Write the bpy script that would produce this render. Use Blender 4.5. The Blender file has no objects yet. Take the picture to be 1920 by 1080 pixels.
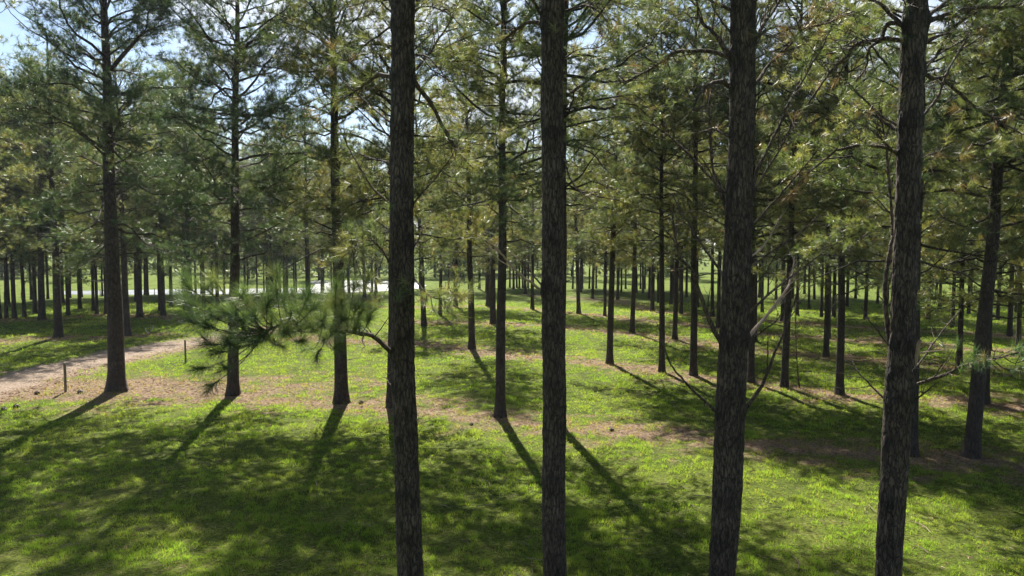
import bpy, math, random
import numpy as np
from mathutils import Vector, Matrix
R = math.radians
sc = bpy.context.scene
# ---------------------------------------------------------------- camera
FPX, CX, CY = 1450.0, 960.0, 540.0
CAM_H = 6.0
PITCH = math.atan(80.0 / FPX)
cam_d = bpy.data.cameras.new("camera"); cam = bpy.data.objects.new("camera", cam_d)
sc.collection.objects.link(cam); sc.camera = cam
cam_d.sensor_width = 36.0; cam_d.lens = 36.0 * FPX / 1920.0
cam_d.clip_start = 0.1; cam_d.clip_end = 5000
cam.location = (0, 0, CAM_H); cam.rotation_euler = (math.pi / 2 - PITCH, 0, 0)
# ---------------------------------------------------------------- sky, sun, exposure
SUN_EL, SUN_AZ = R(47), R(-8.7)
world = bpy.data.worlds.new("World"); sc.world = world; world.use_nodes = True
nt = world.node_tree; nt.nodes.clear()
W = nt.nodes.new
out = W("ShaderNodeOutputWorld"); bg = W("ShaderNodeBackground"); sky = W("ShaderNodeTexSky")
sky.sky_type = 'NISHITA'; sky.sun_disc = False; sky.sun_elevation = SUN_EL; sky.sun_rotation = SUN_AZ
sky.air_density = 1.0; sky.dust_density = 0.6; sky.ozone_density = 2.0
tc = W("ShaderNodeTexCoord"); mp = W("ShaderNodeMapping"); mp.inputs['Scale'].default_value = (2.2, 2.2, 5.0)
nz = W("ShaderNodeTexNoise"); nz.inputs['Scale'].default_value = 1.6; nz.inputs['Detail'].default_value = 7; nz.inputs['Roughness'].default_value = 0.58
rp = W("ShaderNodeValToRGB"); rp.color_ramp.elements[0].position = 0.47; rp.color_ramp.elements[1].position = 0.62
mx = W("ShaderNodeMix"); mx.data_type = 'RGBA'
dt = W("ShaderNodeVectorMath"); dt.operation = 'DOT_PRODUCT'; dt.inputs[1].default_value = (math.sin(SUN_AZ) * .8, math.cos(SUN_AZ) * .8, .6)
nt.links.new(tc.outputs['Generated'], dt.inputs[0])
mr = W("ShaderNodeMapRange"); mr.inputs[1].default_value = -.3; mr.inputs[2].default_value = .9; nt.links.new(dt.outputs['Value'], mr.inputs[0])
cm_ = W("ShaderNodeMix"); cm_.data_type = 'RGBA'; cm_.inputs[6].default_value = (1.3, 1.5, 1.8, 1); cm_.inputs[7].default_value = (6.4, 7.0, 8.0, 1)
nt.links.new(mr.outputs[0], cm_.inputs[0]); nt.links.new(cm_.outputs[2], mx.inputs[7])
nt.links.new(tc.outputs['Generated'], mp.inputs[0]); nt.links.new(mp.outputs[0], nz.inputs['Vector'])
nt.links.new(nz.outputs['Fac'], rp.inputs[0]); nt.links.new(rp.outputs[0], mx.inputs[0])
nt.links.new(sky.outputs[0], mx.inputs[6]); nt.links.new(mx.outputs[2], bg.inputs[0]); nt.links.new(bg.outputs[0], out.inputs[0])
bg.inputs[1].default_value = 0.05
sun_d = bpy.data.lights.new("sun", 'SUN'); sun_d.energy = 5.0; sun_d.angle = R(0.55); sun_d.color = (1, 0.94, 0.82)
sun = bpy.data.objects.new("sun", sun_d); sc.collection.objects.link(sun)
to_sun = Vector((math.sin(SUN_AZ) * math.cos(SUN_EL), math.cos(SUN_AZ) * math.cos(SUN_EL), math.sin(SUN_EL)))
sun.rotation_euler = to_sun.to_track_quat('Z', 'Y').to_euler(); sun.location = to_sun * 60
sc.view_settings.view_transform = 'Standard'; sc.view_settings.look = 'None'
sc.view_settings.exposure = 1.68; sc.view_settings.gamma = 1.0
sc.cycles.max_bounces = 8; sc.cycles.diffuse_bounces = 3; sc.cycles.glossy_bounces = 2
sc.cycles.transmission_bounces = 4; sc.cycles.transparent_max_bounces = 4; sc.cycles.sample_clamp_indirect = 3.0

# ---------------------------------------------------------------- helpers
rng = np.random.default_rng(11); random.seed(11)
F = np.array([0, math.cos(PITCH), -math.sin(PITCH)]); U = np.array([0, math.sin(PITCH), math.cos(PITCH)])
def ray(x, y):
    return F + (x - CX) / FPX * np.array([1.0, 0, 0]) + (CY - y) / FPX * U
def G(x, y, z=0.0):
    r = ray(x, y); t = (z - CAM_H) / r[2]; p = np.array([0, 0, CAM_H]) + r * t; return p
def Pd(x, y, d):
    r = ray(x, y); return np.array([0, 0, CAM_H]) + r * (d / r[1])
def hsh(ix, iy, iz, s):
    h = (ix.astype(np.int64) * 374761393 + iy.astype(np.int64) * 668265263 + iz.astype(np.int64) * 2147483647 + s * 144665) & 0xffffffff
    h = ((h ^ (h >> 13)) * 1274126177) & 0xffffffff
    return ((h ^ (h >> 16)) & 0xffffff) / float(0xffffff)
def vn(p, s=0):
    p = np.asarray(p, float); i = np.floor(p); f = p - i; f = f * f * (3 - 2 * f); i = i.astype(np.int64)
    r = 0
    for a in (0, 1):
        wa = f[:, 0] if a else 1 - f[:, 0]
        for b in (0, 1):
            wb = f[:, 1] if b else 1 - f[:, 1]
            if p.shape[1] == 2:
                r = r + wa * wb * hsh(i[:, 0] + a, i[:, 1] + b, i[:, 0] * 0, s)
            else:
                for c in (0, 1):
                    wc = f[:, 2] if c else 1 - f[:, 2]
                    r = r + wa * wb * wc * hsh(i[:, 0] + a, i[:, 1] + b, i[:, 2] + c, s)
    return r
def fbm(p, s=0, o=4):
    a, t, r = 1.0, 0.0, 0
    for k in range(o):
        r = r + a * vn(np.asarray(p) * 2 ** k, s + k); t += a; a *= 0.55
    return r / t
def nrm(v):
    return v / np.maximum(np.linalg.norm(v, axis=-1, keepdims=True), 1e-9)

class MB:
    def __init__(s): s.v = []; s.f3 = []; s.f4 = []; s.m3 = []; s.m4 = []; s.c = []; s.n = 0
    def add(s, v, f, m=0, c=(1, 1, 1)):
        v = np.asarray(v, float).reshape(-1, 3); f = np.asarray(f, np.int64)
        c = np.asarray(c, float)
        if c.ndim == 1: c = np.tile(c, (len(v), 1))
        s.v.append(v); s.c.append(c)
        if f.shape[1] == 3: s.f3.append(f + s.n); s.m3.append(np.full(len(f), m))
        else: s.f4.append(f + s.n); s.m4.append(np.full(len(f), m))
        s.n += len(v)
    def tube(s, pts, rad, sides=5, m=0, c=(1, 1, 1), cap=True):
        pts = np.asarray(pts, float); n = len(pts); rad = np.broadcast_to(np.asarray(rad, float), (n,))
        tg = nrm(np.gradient(pts, axis=0)); ref = np.array([0.0, 0, 1]) if abs(tg[0, 2]) < .9 else np.array([1.0, 0, 0])
        a = nrm(np.cross(tg, ref)); b = np.cross(tg, a)
        th = np.linspace(0, 2 * np.pi, sides, endpoint=False)
        v = pts[:, None] + rad[:, None, None] * (np.cos(th)[None, :, None] * a[:, None] + np.sin(th)[None, :, None] * b[:, None])
        i = np.arange(n - 1)[:, None] * sides; j = np.arange(sides)[None]; k = (j + 1) % sides
        f = np.stack([i + j, i + k, i + sides + k, i + sides + j], -1).reshape(-1, 4)
        s.add(v.reshape(-1, 3), f, m, c)
    def mesh(s, name, mats, smooth=False):
        me = bpy.data.meshes.new(name)
        v = np.concatenate(s.v); c = np.concatenate(s.c)
        f3 = np.concatenate(s.f3) if s.f3 else np.zeros((0, 3), int); f4 = np.concatenate(s.f4) if s.f4 else np.zeros((0, 4), int)
        mm = np.concatenate((s.m3 or [np.zeros(0)]) + (s.m4 or [np.zeros(0)])).astype(np.int32)
        loops = np.concatenate([f3.ravel(), f4.ravel()]).astype(np.int32)
        st = np.concatenate([np.arange(len(f3)) * 3, len(f3) * 3 + np.arange(len(f4)) * 4]).astype(np.int32)
        me.vertices.add(len(v)); me.vertices.foreach_set('co', v.astype(np.float32).ravel())
        me.loops.add(len(loops)); me.loops.foreach_set('vertex_index', loops)
        me.polygons.add(len(st)); me.polygons.foreach_set('loop_start', st)
        me.polygons.foreach_set('material_index', mm)
        me.polygons.foreach_set('use_smooth', np.full(len(st), smooth))
        at = me.attributes.new('tint', 'FLOAT_COLOR', 'POINT')
        at.data.foreach_set('color', np.concatenate([c, np.ones((len(c), 1))], 1).astype(np.float32).ravel())
        for m in mats: me.materials.append(m)
        me.update(calc_edges=True)
        return me
def put(name, me, parent=None, loc=(0, 0, 0)):
    o = bpy.data.objects.new(name, me); sc.collection.objects.link(o); o.location = loc
    if parent: o.parent = parent
    return o
def tag(o, label=None, cat=None, group=None, kind=None):
    if label: o['label'] = label
    if cat: o['category'] = cat
    if group: o['group'] = group
    if kind: o['kind'] = kind
    return o

# ---------------------------------------------------------------- materials
def mat(name):
    m = bpy.data.materials.new(name); m.use_nodes = True; t = m.node_tree; t.nodes.clear()
    o = t.nodes.new("ShaderNodeOutputMaterial"); return m, t, o
def L(t, a, b): t.links.new(a, b)
def nd(t, k, **kw):
    n = t.nodes.new(k)
    for a, b in kw.items(): n.inputs[a.replace('_', ' ')].default_value = b
    return n
def attr(t, name='tint'):
    a = t.nodes.new("ShaderNodeAttribute"); a.attribute_name = name; return a

def m_bark(name, base, furrow, scale=1.0):
    m, t, o = mat(name)
    tcn = t.nodes.new("ShaderNodeTexCoord"); mpn = nd(t, "ShaderNodeMapping"); mpn.inputs['Scale'].default_value = (1, 1, 0.26)
    L(t, tcn.outputs['Object'], mpn.inputs[0])
    nw = nd(t, "ShaderNodeTexNoise", Scale=9.0 * scale, Detail=4.0); L(t, mpn.outputs[0], nw.inputs['Vector'])
    mixv = t.nodes.new("ShaderNodeMix"); mixv.data_type = 'VECTOR'; mixv.inputs[0].default_value = 0.12
    L(t, mpn.outputs[0], mixv.inputs[4]); L(t, nw.outputs['Color'], mixv.inputs[5])
    vo = nd(t, "ShaderNodeTexVoronoi", Scale=24.0 * scale); vo.feature = 'DISTANCE_TO_EDGE'; L(t, mixv.outputs[1], vo.inputs['Vector'])
    r1 = t.nodes.new("ShaderNodeValToRGB"); r1.color_ramp.elements[0].position = 0.0; r1.color_ramp.elements[1].position = 0.16
    L(t, vo.outputs['Distance'], r1.inputs[0])
    n2 = nd(t, "ShaderNodeTexNoise", Scale=40.0 * scale, Detail=6.0, Roughness=0.7); L(t, mpn.outputs[0], n2.inputs['Vector'])
    n3 = nd(t, "ShaderNodeTexNoise", Scale=2.2, Detail=3.0); L(t, tcn.outputs['Object'], n3.inputs['Vector'])
    c = t.nodes.new("ShaderNodeMix"); c.data_type = 'RGBA'; c.inputs[6].default_value = (*furrow, 1); c.inputs[7].default_value = (*base, 1); L(t, r1.outputs[0], c.inputs[0])
    c2 = t.nodes.new("ShaderNodeMix"); c2.data_type = 'RGBA'; c2.blend_type = 'MULTIPLY'; c2.inputs[0].default_value = 0.8
    r2 = t.nodes.new("ShaderNodeValToRGB"); r2.color_ramp.elements[0].position = 0.3; r2.color_ramp.elements[0].color = (.35, .33, .32, 1); r2.color_ramp.elements[1].position = 0.7; r2.color_ramp.elements[1].color = (1.35, 1.3, 1.25, 1)
    L(t, n2.outputs['Fac'], r2.inputs[0]); L(t, c.outputs[2], c2.inputs[6]); L(t, r2.outputs[0], c2.inputs[7])
    c3 = t.nodes.new("ShaderNodeMix"); c3.data_type = 'RGBA'; c3.blend_type = 'MULTIPLY'; c3.inputs[0].default_value = 0.7
    r3 = t.nodes.new("ShaderNodeValToRGB"); r3.color_ramp.elements[0].position = 0.35; r3.color_ramp.elements[0].color = (.6, .55, .5, 1); r3.color_ramp.elements[1].position = 0.65; r3.color_ramp.elements[1].color = (1.2, 1.25, 1.3, 1)
    L(t, n3.outputs['Fac'], r3.inputs[0]); L(t, c2.outputs[2], c3.inputs[6]); L(t, r3.outputs[0], c3.inputs[7])
    at = attr(t); c4 = t.nodes.new("ShaderNodeMix"); c4.data_type = 'RGBA'; c4.blend_type = 'MULTIPLY'; c4.inputs[0].default_value = 1.0
    L(t, c3.outputs[2], c4.inputs[6]); L(t, at.outputs['Color'], c4.inputs[7])
    p = nd(t, "ShaderNodeBsdfPrincipled", Roughness=0.85); L(t, c4.outputs[2], p.inputs['Base Color'])
    b = nd(t, "ShaderNodeBump", Strength=0.9, Distance=0.02); ad = t.nodes.new("ShaderNodeMath"); ad.operation = 'MULTIPLY_ADD'; ad.inputs[1].default_value = .5
    L(t, n2.outputs['Fac'], ad.inputs[0]); L(t, r1.outputs[0], ad.inputs[2]); L(t, ad.outputs[0], b.inputs['Height']); L(t, b.outputs[0], p.inputs['Normal'])
    L(t, p.outputs[0], o.inputs[0]); return m
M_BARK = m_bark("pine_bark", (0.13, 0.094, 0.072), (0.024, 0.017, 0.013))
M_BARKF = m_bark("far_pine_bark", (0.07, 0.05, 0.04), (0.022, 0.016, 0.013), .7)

def m_leaf(name, transl, rough=0.4, spec=0.5, twarm=(1.25, 1.15, 0.6)):
    m, t, o = mat(name); at = attr(t)
    p = nd(t, "ShaderNodeBsdfPrincipled", Roughness=rough); p.inputs['Specular IOR Level'].default_value = spec
    L(t, at.outputs['Color'], p.inputs['Base Color'])
    tr = nd(t, "ShaderNodeBsdfTranslucent"); mm = t.nodes.new("ShaderNodeMix"); mm.data_type = 'RGBA'; mm.blend_type = 'MULTIPLY'; mm.inputs[0].default_value = 1
    mm.inputs[7].default_value = (*twarm, 1); L(t, at.outputs['Color'], mm.inputs[6]); L(t, mm.outputs[2], tr.inputs[0])
    mixs = nd(t, "ShaderNodeMixShader", Fac=transl); L(t, p.outputs[0], mixs.inputs[1]); L(t, tr.outputs[0], mixs.inputs[2]); L(t, mixs.outputs[0], o.inputs[0]); return m
M_NEEDLE = m_leaf("pine_needles", 0.5, 0.42, 0.75, (1.5, 1.35, 0.72))
M_GRASS = m_leaf("grass_blades", 0.66, 0.5, 0.10, (1.4, 1.42, .55))
M_LITTER = m_leaf("needle_litter", 0.1, 0.7, 0.2)

def m_wood(name, col, rough=.7):
    m, t, o = mat(name); tcn = t.nodes.new("ShaderNodeTexCoord"); mpn = nd(t, "ShaderNodeMapping"); mpn.inputs['Scale'].default_value = (1, 1, .1); L(t, tcn.outputs['Object'], mpn.inputs[0])
    n = nd(t, "ShaderNodeTexNoise", Scale=60.0, Detail=5.0); L(t, mpn.outputs[0], n.inputs['Vector'])
    r = t.nodes.new("ShaderNodeValToRGB"); r.color_ramp.elements[0].position = .3; r.color_ramp.elements[0].color = (*[c * .5 for c in col], 1); r.color_ramp.elements[1].position = .7; r.color_ramp.elements[1].color = (*col, 1)
    p = nd(t, "ShaderNodeBsdfPrincipled", Roughness=rough); L(t, n.outputs['Fac'], r.inputs[0]); L(t, r.outputs[0], p.inputs['Base Color']); L(t, p.outputs[0], o.inputs[0])
    b = nd(t, "ShaderNodeBump", Strength=.4, Distance=.004); L(t, n.outputs['Fac'], b.inputs['Height']); L(t, b.outputs[0], p.inputs['Normal']); return m
M_STAKE = m_wood("weathered_stake", (0.22, 0.17, 0.11)); M_DEAD = m_wood("peeled_branch_wood", (0.42, 0.30, 0.22)); M_WHITE = m_wood("white_plastic_guard", (0.75, 0.75, 0.72), .5)
M_STEEL = m_wood("galvanised_steel", (0.3, 0.32, 0.34), .4); M_CLOD = m_wood("dark_pine_cone", (0.09, 0.055, 0.035))

# ---------------------------------------------------------------- ground: rows, path, pond as world-space curves
def gp(px): return np.array([G(x, y)[:2] for x, y in px])
ROWS = [
 [(-300, 800), (0, 748), (219, 738), (437, 742), (640, 758), (780, 772), (938, 789), (1048, 803), (1200, 815), (1350, 830), (1560, 850), (1710, 859), (1823, 862), (1920, 880), (2200, 915)],
 [(560, 636), (780, 643), (885, 656), (1000, 669), (1143, 686), (1241, 700), (1300, 708), (1410, 719), (1470, 728), (1575, 743), (1700, 750), (1846, 759), (1920, 768), (2200, 800)],
 [(-200, 648), (0, 640), (110, 635), (237, 632), (300, 627)],
 [(790, 604), (924, 607), (1061, 614), (1185, 627), (1265, 639), (1347, 650), (1549, 669), (1799, 688), (1920, 698), (2200, 720)],
 [(660, 578), (798, 575), (915, 574), (998, 580), (1085, 589), (1134, 593), (1347, 615), (1414, 625), (1553, 635), (1720, 645), (1853, 656), (1909, 660), (2100, 670)],
 [(985, 553), (1111, 560), (1160, 564), (1223, 583), (1277, 588), (1336, 594), (1468, 603), (1563, 613), (1800, 625), (2000, 635)],
 [(-50, 602), (0, 600), (79, 600), (200, 590), (306, 593), (357, 600)],
]
ROWW = [gp(r) for r in ROWS]
PATH = gp([(-200, 775), (-40, 735), (100, 692), (230, 663), (320, 645), (400, 632), (480, 616), (560, 601), (640, 587), (720, 573), (790, 559), (840, 548), (868, 540)])
def dist_poly(p, poly):
    d = np.full(len(p), 1e9)
    for a, b in zip(poly[:-1], poly[1:]):
        ab = b - a; t = np.clip(((p - a) @ ab) / (ab @ ab), 0, 1)
        d = np.minimum(d, np.linalg.norm(p - (a + t[:, None] * ab), axis=1))
    return d
POND = gp([(95, 552.5), (330, 552.5), (520, 551), (600, 550.5), (700, 547), (790, 541), (800, 535), (770, 528), (700, 525.5), (590, 526.5), (575, 529), (592, 534), (585, 540), (500, 541), (330, 542.5), (120, 546)])
def in_poly(p, poly):
    ins = np.zeros(len(p), bool); n = len(poly); j = n - 1
    for i in range(n):
        xi, yi = poly[i]; xj, yj = poly[j]
        c = ((yi > p[:, 1]) != (yj > p[:, 1])) & (p[:, 0] < (xj - xi) * (p[:, 1] - yi) / (yj - yi + 1e-12) + xi)
        ins ^= c; j = i
    return ins
def masks(p):
    w = fbm(p * 0.55, 5, 3) - .5
    w2 = fbm(p * 2.2, 8, 3) - .5
    mu = np.zeros(len(p))
    for k, r in enumerate(ROWW):
        d = dist_poly(p, r)
        wid = 1.6 + 1.4 * w * 2
        mu = np.maximum(mu, np.clip((1.1 - d / np.maximum(wid, .4) + w2 * 2.9) * .95, 0, 1))
    # wide bare needle bed under the big left tree down to the path
    c1 = np.array([-16.5, 32.5]); q = (p - c1) / np.array([8.5, 3.4]); e = np.linalg.norm(q, axis=1)
    mu = np.maximum(mu, np.clip((1.15 - e) * 1.3 + w * 1.8 + w2 * 2.0 + .1, 0, 1))
    dp = dist_poly(p, PATH)
    path = np.clip((1.8 + w * .9 - dp) * 1.5 + w2 * 1.6, 0, 1) * np.clip((56 - p[:, 1]) / 8 + w2 * 2, 0.0, 1)
    litter = np.clip((3.0 + w * 1.5 - dp) * 1.2 + w2, 0, 1) * (p[:, 0] > np.interp(p[:, 1], PATH[:, 1], PATH[:, 0])) * (p[:, 1] < 62)
    return mu, path, litter
def height(p):
    h = (fbm(p * 0.16, 3, 3) - .5) * 0.22 * np.clip((p[:, 1] - 8) / 10, 0, 1) + (fbm(p * 1.1, 4, 3) - .5) * 0.05
    d = dist_poly(p, np.vstack([POND, POND[:1]])); ins = in_poly(p, POND)
    near = np.clip(1 - d / 2.0, 0, 1)
    h = h * (1 - near)
    h = np.where(ins, -0.03 - np.minimum(d, 3) * .25, h - near * 0.0)
    return h
xs = np.concatenate([-np.geomspace(2500, 62, 26), np.arange(-60, 60, 0.22), np.geomspace(62, 2500, 26)])
ys = np.concatenate([-np.geomspace(600, 4, 14), np.arange(-2, 9, .8), np.arange(9, 60, 0.22), np.arange(60, 140, 0.5), np.geomspace(142, 3500, 30)])
gx, gy = np.meshgrid(xs, ys); gpnt = np.stack([gx.ravel(), gy.ravel()], 1)
gz = height(gpnt)
mu, pa, li = masks(gpnt)
mb = MB(); nx = len(xs); ii = np.arange(len(ys) - 1)[:, None] * nx + np.arange(nx - 1)[None]
ff = np.stack([ii, ii + 1, ii + 1 + nx, ii + nx], -1).reshape(-1, 4)
mb.add(np.column_stack([gpnt, gz]), ff, 0, np.column_stack([mu, pa, li]))
m, t, o = mat("grass_and_needle_ground")
tcn = t.nodes.new("ShaderNodeTexCoord"); at = attr(t); sp = t.nodes.new("ShaderNodeSeparateColor"); L(t, at.outputs['Color'], sp.inputs[0])
n1 = nd(t, "ShaderNodeTexNoise", Scale=0.45, Detail=5.0, Roughness=.6); L(t, tcn.outputs['Object'], n1.inputs['Vector'])
n2 = nd(t, "ShaderNodeTexNoise", Scale=14.0, Detail=6.0, Roughness=.7); L(t, tcn.outputs['Object'], n2.inputs['Vector'])
def ramp(t, fac, cols):
    r = t.nodes.new("ShaderNodeValToRGB"); e = r.color_ramp.elements
    while len(e) < len(cols): e.new(.5)
    for k, (p_, c_) in enumerate(cols): e[k].position = p_; e[k].color = (*c_, 1)
    L(t, fac, r.inputs[0]); return r
def mixc(t, fac, a, b, bt='MIX'):
    x = t.nodes.new("ShaderNodeMix"); x.data_type = 'RGBA'; x.blend_type = bt
    if hasattr(fac, 'node'): L(t, fac, x.inputs[0])
    else: x.inputs[0].default_value = fac
    L(t, a, x.inputs[6]); L(t, b, x.inputs[7]); return x
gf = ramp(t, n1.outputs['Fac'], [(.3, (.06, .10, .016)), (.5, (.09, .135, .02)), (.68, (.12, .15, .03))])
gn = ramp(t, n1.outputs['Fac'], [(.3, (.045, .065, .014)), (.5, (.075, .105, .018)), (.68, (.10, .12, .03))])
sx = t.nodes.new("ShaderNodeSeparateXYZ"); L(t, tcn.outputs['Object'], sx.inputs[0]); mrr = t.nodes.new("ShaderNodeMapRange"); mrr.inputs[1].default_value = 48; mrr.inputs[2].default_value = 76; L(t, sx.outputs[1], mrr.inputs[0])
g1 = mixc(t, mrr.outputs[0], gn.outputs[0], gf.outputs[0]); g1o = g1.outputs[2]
g2 = ramp(t, n2.outputs['Fac'], [(.36, (.3, .26, .22)), (.6, (1.3, 1.25, 1.1))])
gr = mixc(t, 1.0, g1o, g2.outputs[0], 'MULTIPLY')
mu_c = ramp(t, n2.outputs['Fac'], [(.36, (.06, .038, .024)), (.5, (.165, .115, .078)), (.66, (.28, .21, .15))])
pa_c = ramp(t, n2.outputs['Fac'], [(.34, (.09, .062, .045)), (.5, (.2, .155, .12)), (.66, (.31, .255, .21))])
a1 = mixc(t, sp.outputs[0], gr.outputs[2], mu_c.outputs[0]); a2 = mixc(t, sp.outputs[2], a1.outputs[2], mu_c.outputs[0]); a3 = mixc(t, sp.outputs[1], a2.outputs[2], pa_c.outputs[0])
p = nd(t, "ShaderNodeBsdfPrincipled", Roughness=.9); p.inputs['Specular IOR Level'].default_value = .05; L(t, a3.outputs[2], p.inputs['Base Color'])
b = nd(t, "ShaderNodeBump", Strength=.8, Distance=.06); L(t, n2.outputs['Fac'], b.inputs['Height']); L(t, b.outputs[0], p.inputs['Normal']); L(t, p.outputs[0], o.inputs[0])
put("ground", mb.mesh("ground", [m], True))['kind'] = 'structure'
# pond surface
m, t, o = mat("pond_water"); p = nd(t, "ShaderNodeBsdfPrincipled", Roughness=.4); p.inputs['Base Color'].default_value = (.04, .055, .075, 1); p.inputs['Specular IOR Level'].default_value = .5
tcn = t.nodes.new("ShaderNodeTexCoord"); n = nd(t, "ShaderNodeTexNoise", Scale=1.6, Detail=5.0); L(t, tcn.outputs['Object'], n.inputs['Vector'])
b = nd(t, "ShaderNodeBump", Strength=.8, Distance=.1); L(t, n.outputs['Fac'], b.inputs['Height']); L(t, b.outputs[0], p.inputs['Normal']); L(t, p.outputs[0], o.inputs[0])
from mathutils.geometry import tessellate_polygon
tr = tessellate_polygon([[Vector((x, y, 0)) for x, y in POND]])
mb = MB(); mb.add(np.column_stack([POND, np.full(len(POND), 0.012)]), np.array([list(q) for q in tr]), 0)
put("pond_water", mb.mesh("pond_water", [m]))['kind'] = 'structure'

# ---------------------------------------------------------------- grass blades and litter
def scatter(n0, dmin, dmax, pw, margin=1.18):
    # density falls with distance; n0 samples in the wedge the camera could see
    u = rng.random(n0); d = dmin * (dmax / dmin) ** u
    x = (rng.random(n0) * 2 - 1) * d * (960 / FPX) * margin + rng.normal(0, .5, n0)
    return np.column_stack([x, d])
def blades(pts, h, w, col, lean=.5, lift=0):
    n = len(pts); z = height(pts) - .006
    a = rng.random(n) * 2 * np.pi; ln = rng.random(n) * lean + .05; b = rng.random(n) * 2 * np.pi
    side = np.column_stack([np.cos(a), np.sin(a), np.zeros(n)]) * (w / 2)[:, None]
    base = np.column_stack([pts, z + lift]); tip = base + np.column_stack([np.cos(b) * ln * h * 1.6, np.sin(b) * ln * h * 1.6, h * (1 - ln * .5)])
    v = np.stack([base - side, base + side, tip], 1).reshape(-1, 3)
    f = np.arange(3 * n).reshape(-1, 3); return v, f, np.repeat(col, 3, axis=0)
pts = scatter(1500000, 10.5, 80, 2)
mu, pa, li = masks(pts)
cl = fbm(pts * 1.6, 21, 3); cl2 = fbm(pts * .5, 22, 3); cl3 = fbm(pts * 4.0, 23, 3)
keep = rng.random(len(pts)) < np.clip((cl3 - .3) * 3.2, .06, 1) * np.clip(cl * 2.5 - .3, .25, 1) * (1 - .8 * np.clip(mu, 0, 1)) * (1 - pa) * (1 - .85 * li)
pts = pts[keep]; cl = cl[keep]; cl2 = cl2[keep]; cl3 = cl3[keep]; mu = mu[keep]
n = len(pts); d = pts[:, 1]
h = (.018 + .05 * np.clip(cl * 2.2 - .7, 0, 1) + .065 * np.clip((cl3 - .5) * 4, 0, 1)) * (.6 + .8 * rng.random(n)) * (1 + .012 * np.maximum(d - 20, 0))
w = .0068 * np.maximum(1, d / 11.0) * (.7 + .6 * rng.random(n))
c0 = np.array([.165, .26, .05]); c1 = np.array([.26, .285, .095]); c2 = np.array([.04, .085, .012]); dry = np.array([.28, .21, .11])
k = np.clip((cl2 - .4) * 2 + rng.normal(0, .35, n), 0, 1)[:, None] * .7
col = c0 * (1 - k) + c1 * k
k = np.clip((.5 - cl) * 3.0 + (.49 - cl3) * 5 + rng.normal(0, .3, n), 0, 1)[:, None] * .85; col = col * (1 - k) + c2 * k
k = (rng.random(n) < .07 + .75 * mu)[:, None]; col = np.where(k, dry * (.6 + .6 * rng.random((n, 1))), col)
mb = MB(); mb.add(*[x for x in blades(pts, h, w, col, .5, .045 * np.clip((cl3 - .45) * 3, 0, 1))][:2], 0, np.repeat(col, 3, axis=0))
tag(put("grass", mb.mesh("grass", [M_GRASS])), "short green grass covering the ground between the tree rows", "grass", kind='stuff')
# fallen needles and leaves
pts = scatter(330000, 10.5, 70, 2); mu, pa, li = masks(pts)
keep = rng.random(len(pts)) < np.clip(mu * .9 + li * .55 + .05, 0, 1) * (1 - .93 * pa)
pts = pts[keep]; n = len(pts); d = pts[:, 1]; lf = (masks(pts)[2] > .4) & (rng.random(n) < .35)
h = np.where(lf, .03, .015) * rng.random(n) * np.maximum(1, d / 22); w = np.where(lf, .05, .012) * np.maximum(1, d / 22) * (.5 + rng.random(n))
col = np.array([.19, .12, .075]) * (.4 + 1.2 * rng.random((n, 1))) + np.array([.12, .10, .08]) * (rng.random((n, 1)) < .12)
a = rng.random(n) * 2 * np.pi; ln = np.where(lf, .07, .11) * np.maximum(1, d / 25); base = np.column_stack([pts, height(pts) + .004])
dv = np.column_stack([np.cos(a), np.sin(a), np.zeros(n)]); sv = np.column_stack([-np.sin(a), np.cos(a), np.zeros(n)])
v = np.stack([base - sv * w[:, None] / 2, base + sv * w[:, None] / 2 + np.column_stack([np.zeros((n, 2)), h]), base + dv * ln[:, None] + np.column_stack([np.zeros((n, 2)), h * .6])], 1).reshape(-1, 3)
mb = MB(); mb.add(v, np.arange(3 * n).reshape(-1, 3), 0, np.repeat(col, 3, axis=0))
for _ in range(260):
    q = scatter(1, 12, 45, 2)[0]; a = rng.random() * 6.28; l_ = rng.uniform(.12, .7); zz_ = float(height(q[None])[0]) + .025; s_ = rng.uniform(.5, 1.3)
    pp = np.array([[q[0] + l_ * t_ * math.cos(a + t_ * .4), q[1] + l_ * t_ * math.sin(a + t_ * .4), zz_ + .03 * math.sin(3 * t_)] for t_ in (0, .35, .7, 1)])
    mb.tube(pp, np.linspace(.012, .004, 4), 4, 0, np.array([.2, .15, .11]) * s_)
tag(put("needle_litter", mb.mesh("needle_litter", [M_LITTER])), "brown fallen needles and leaves along the tree rows and path", "litter", kind='stuff')

# ---------------------------------------------------------------- pines
NEEDLE_COLS = np.array([[.055, .09, .05], [.095, .14, .065], [.14, .18, .075], [.195, .21, .09], [.155, .12, .065]])
def tufts(mb, pos, dr, cols, k, ln, w, spread=(.35, 1.25), droop=.1, m=1, stem=.12):
    n = len(pos); N = n * k
    P = np.repeat(pos, k, 0); D = np.repeat(nrm(dr), k, 0); C = np.repeat(cols, k, 0) * (.75 + .5 * rng.random((N, 1)))
    P = P - D * (rng.random((N, 1)) * stem)
    rv = nrm(rng.normal(size=(N, 3))); rv = nrm(rv - D * np.sum(rv * D, 1, keepdims=True))
    sp_ = rng.uniform(spread[0], spread[1], (N, 1)); dd = nrm(D * np.cos(sp_) + rv * np.sin(sp_)); dd[:, 2] -= droop * rng.random(N); dd = nrm(dd)
    l = (ln * (.65 + .5 * rng.random((N, 1)))); s = nrm(np.cross(dd, nrm(rng.normal(size=(N, 3))))) * (w / 2)
    v = np.stack([P - s, P + s, P + dd * l], 1).reshape(-1, 3)
    mb.add(v, np.arange(3 * N).reshape(-1, 3), m, np.repeat(C, 3, 0))
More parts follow.
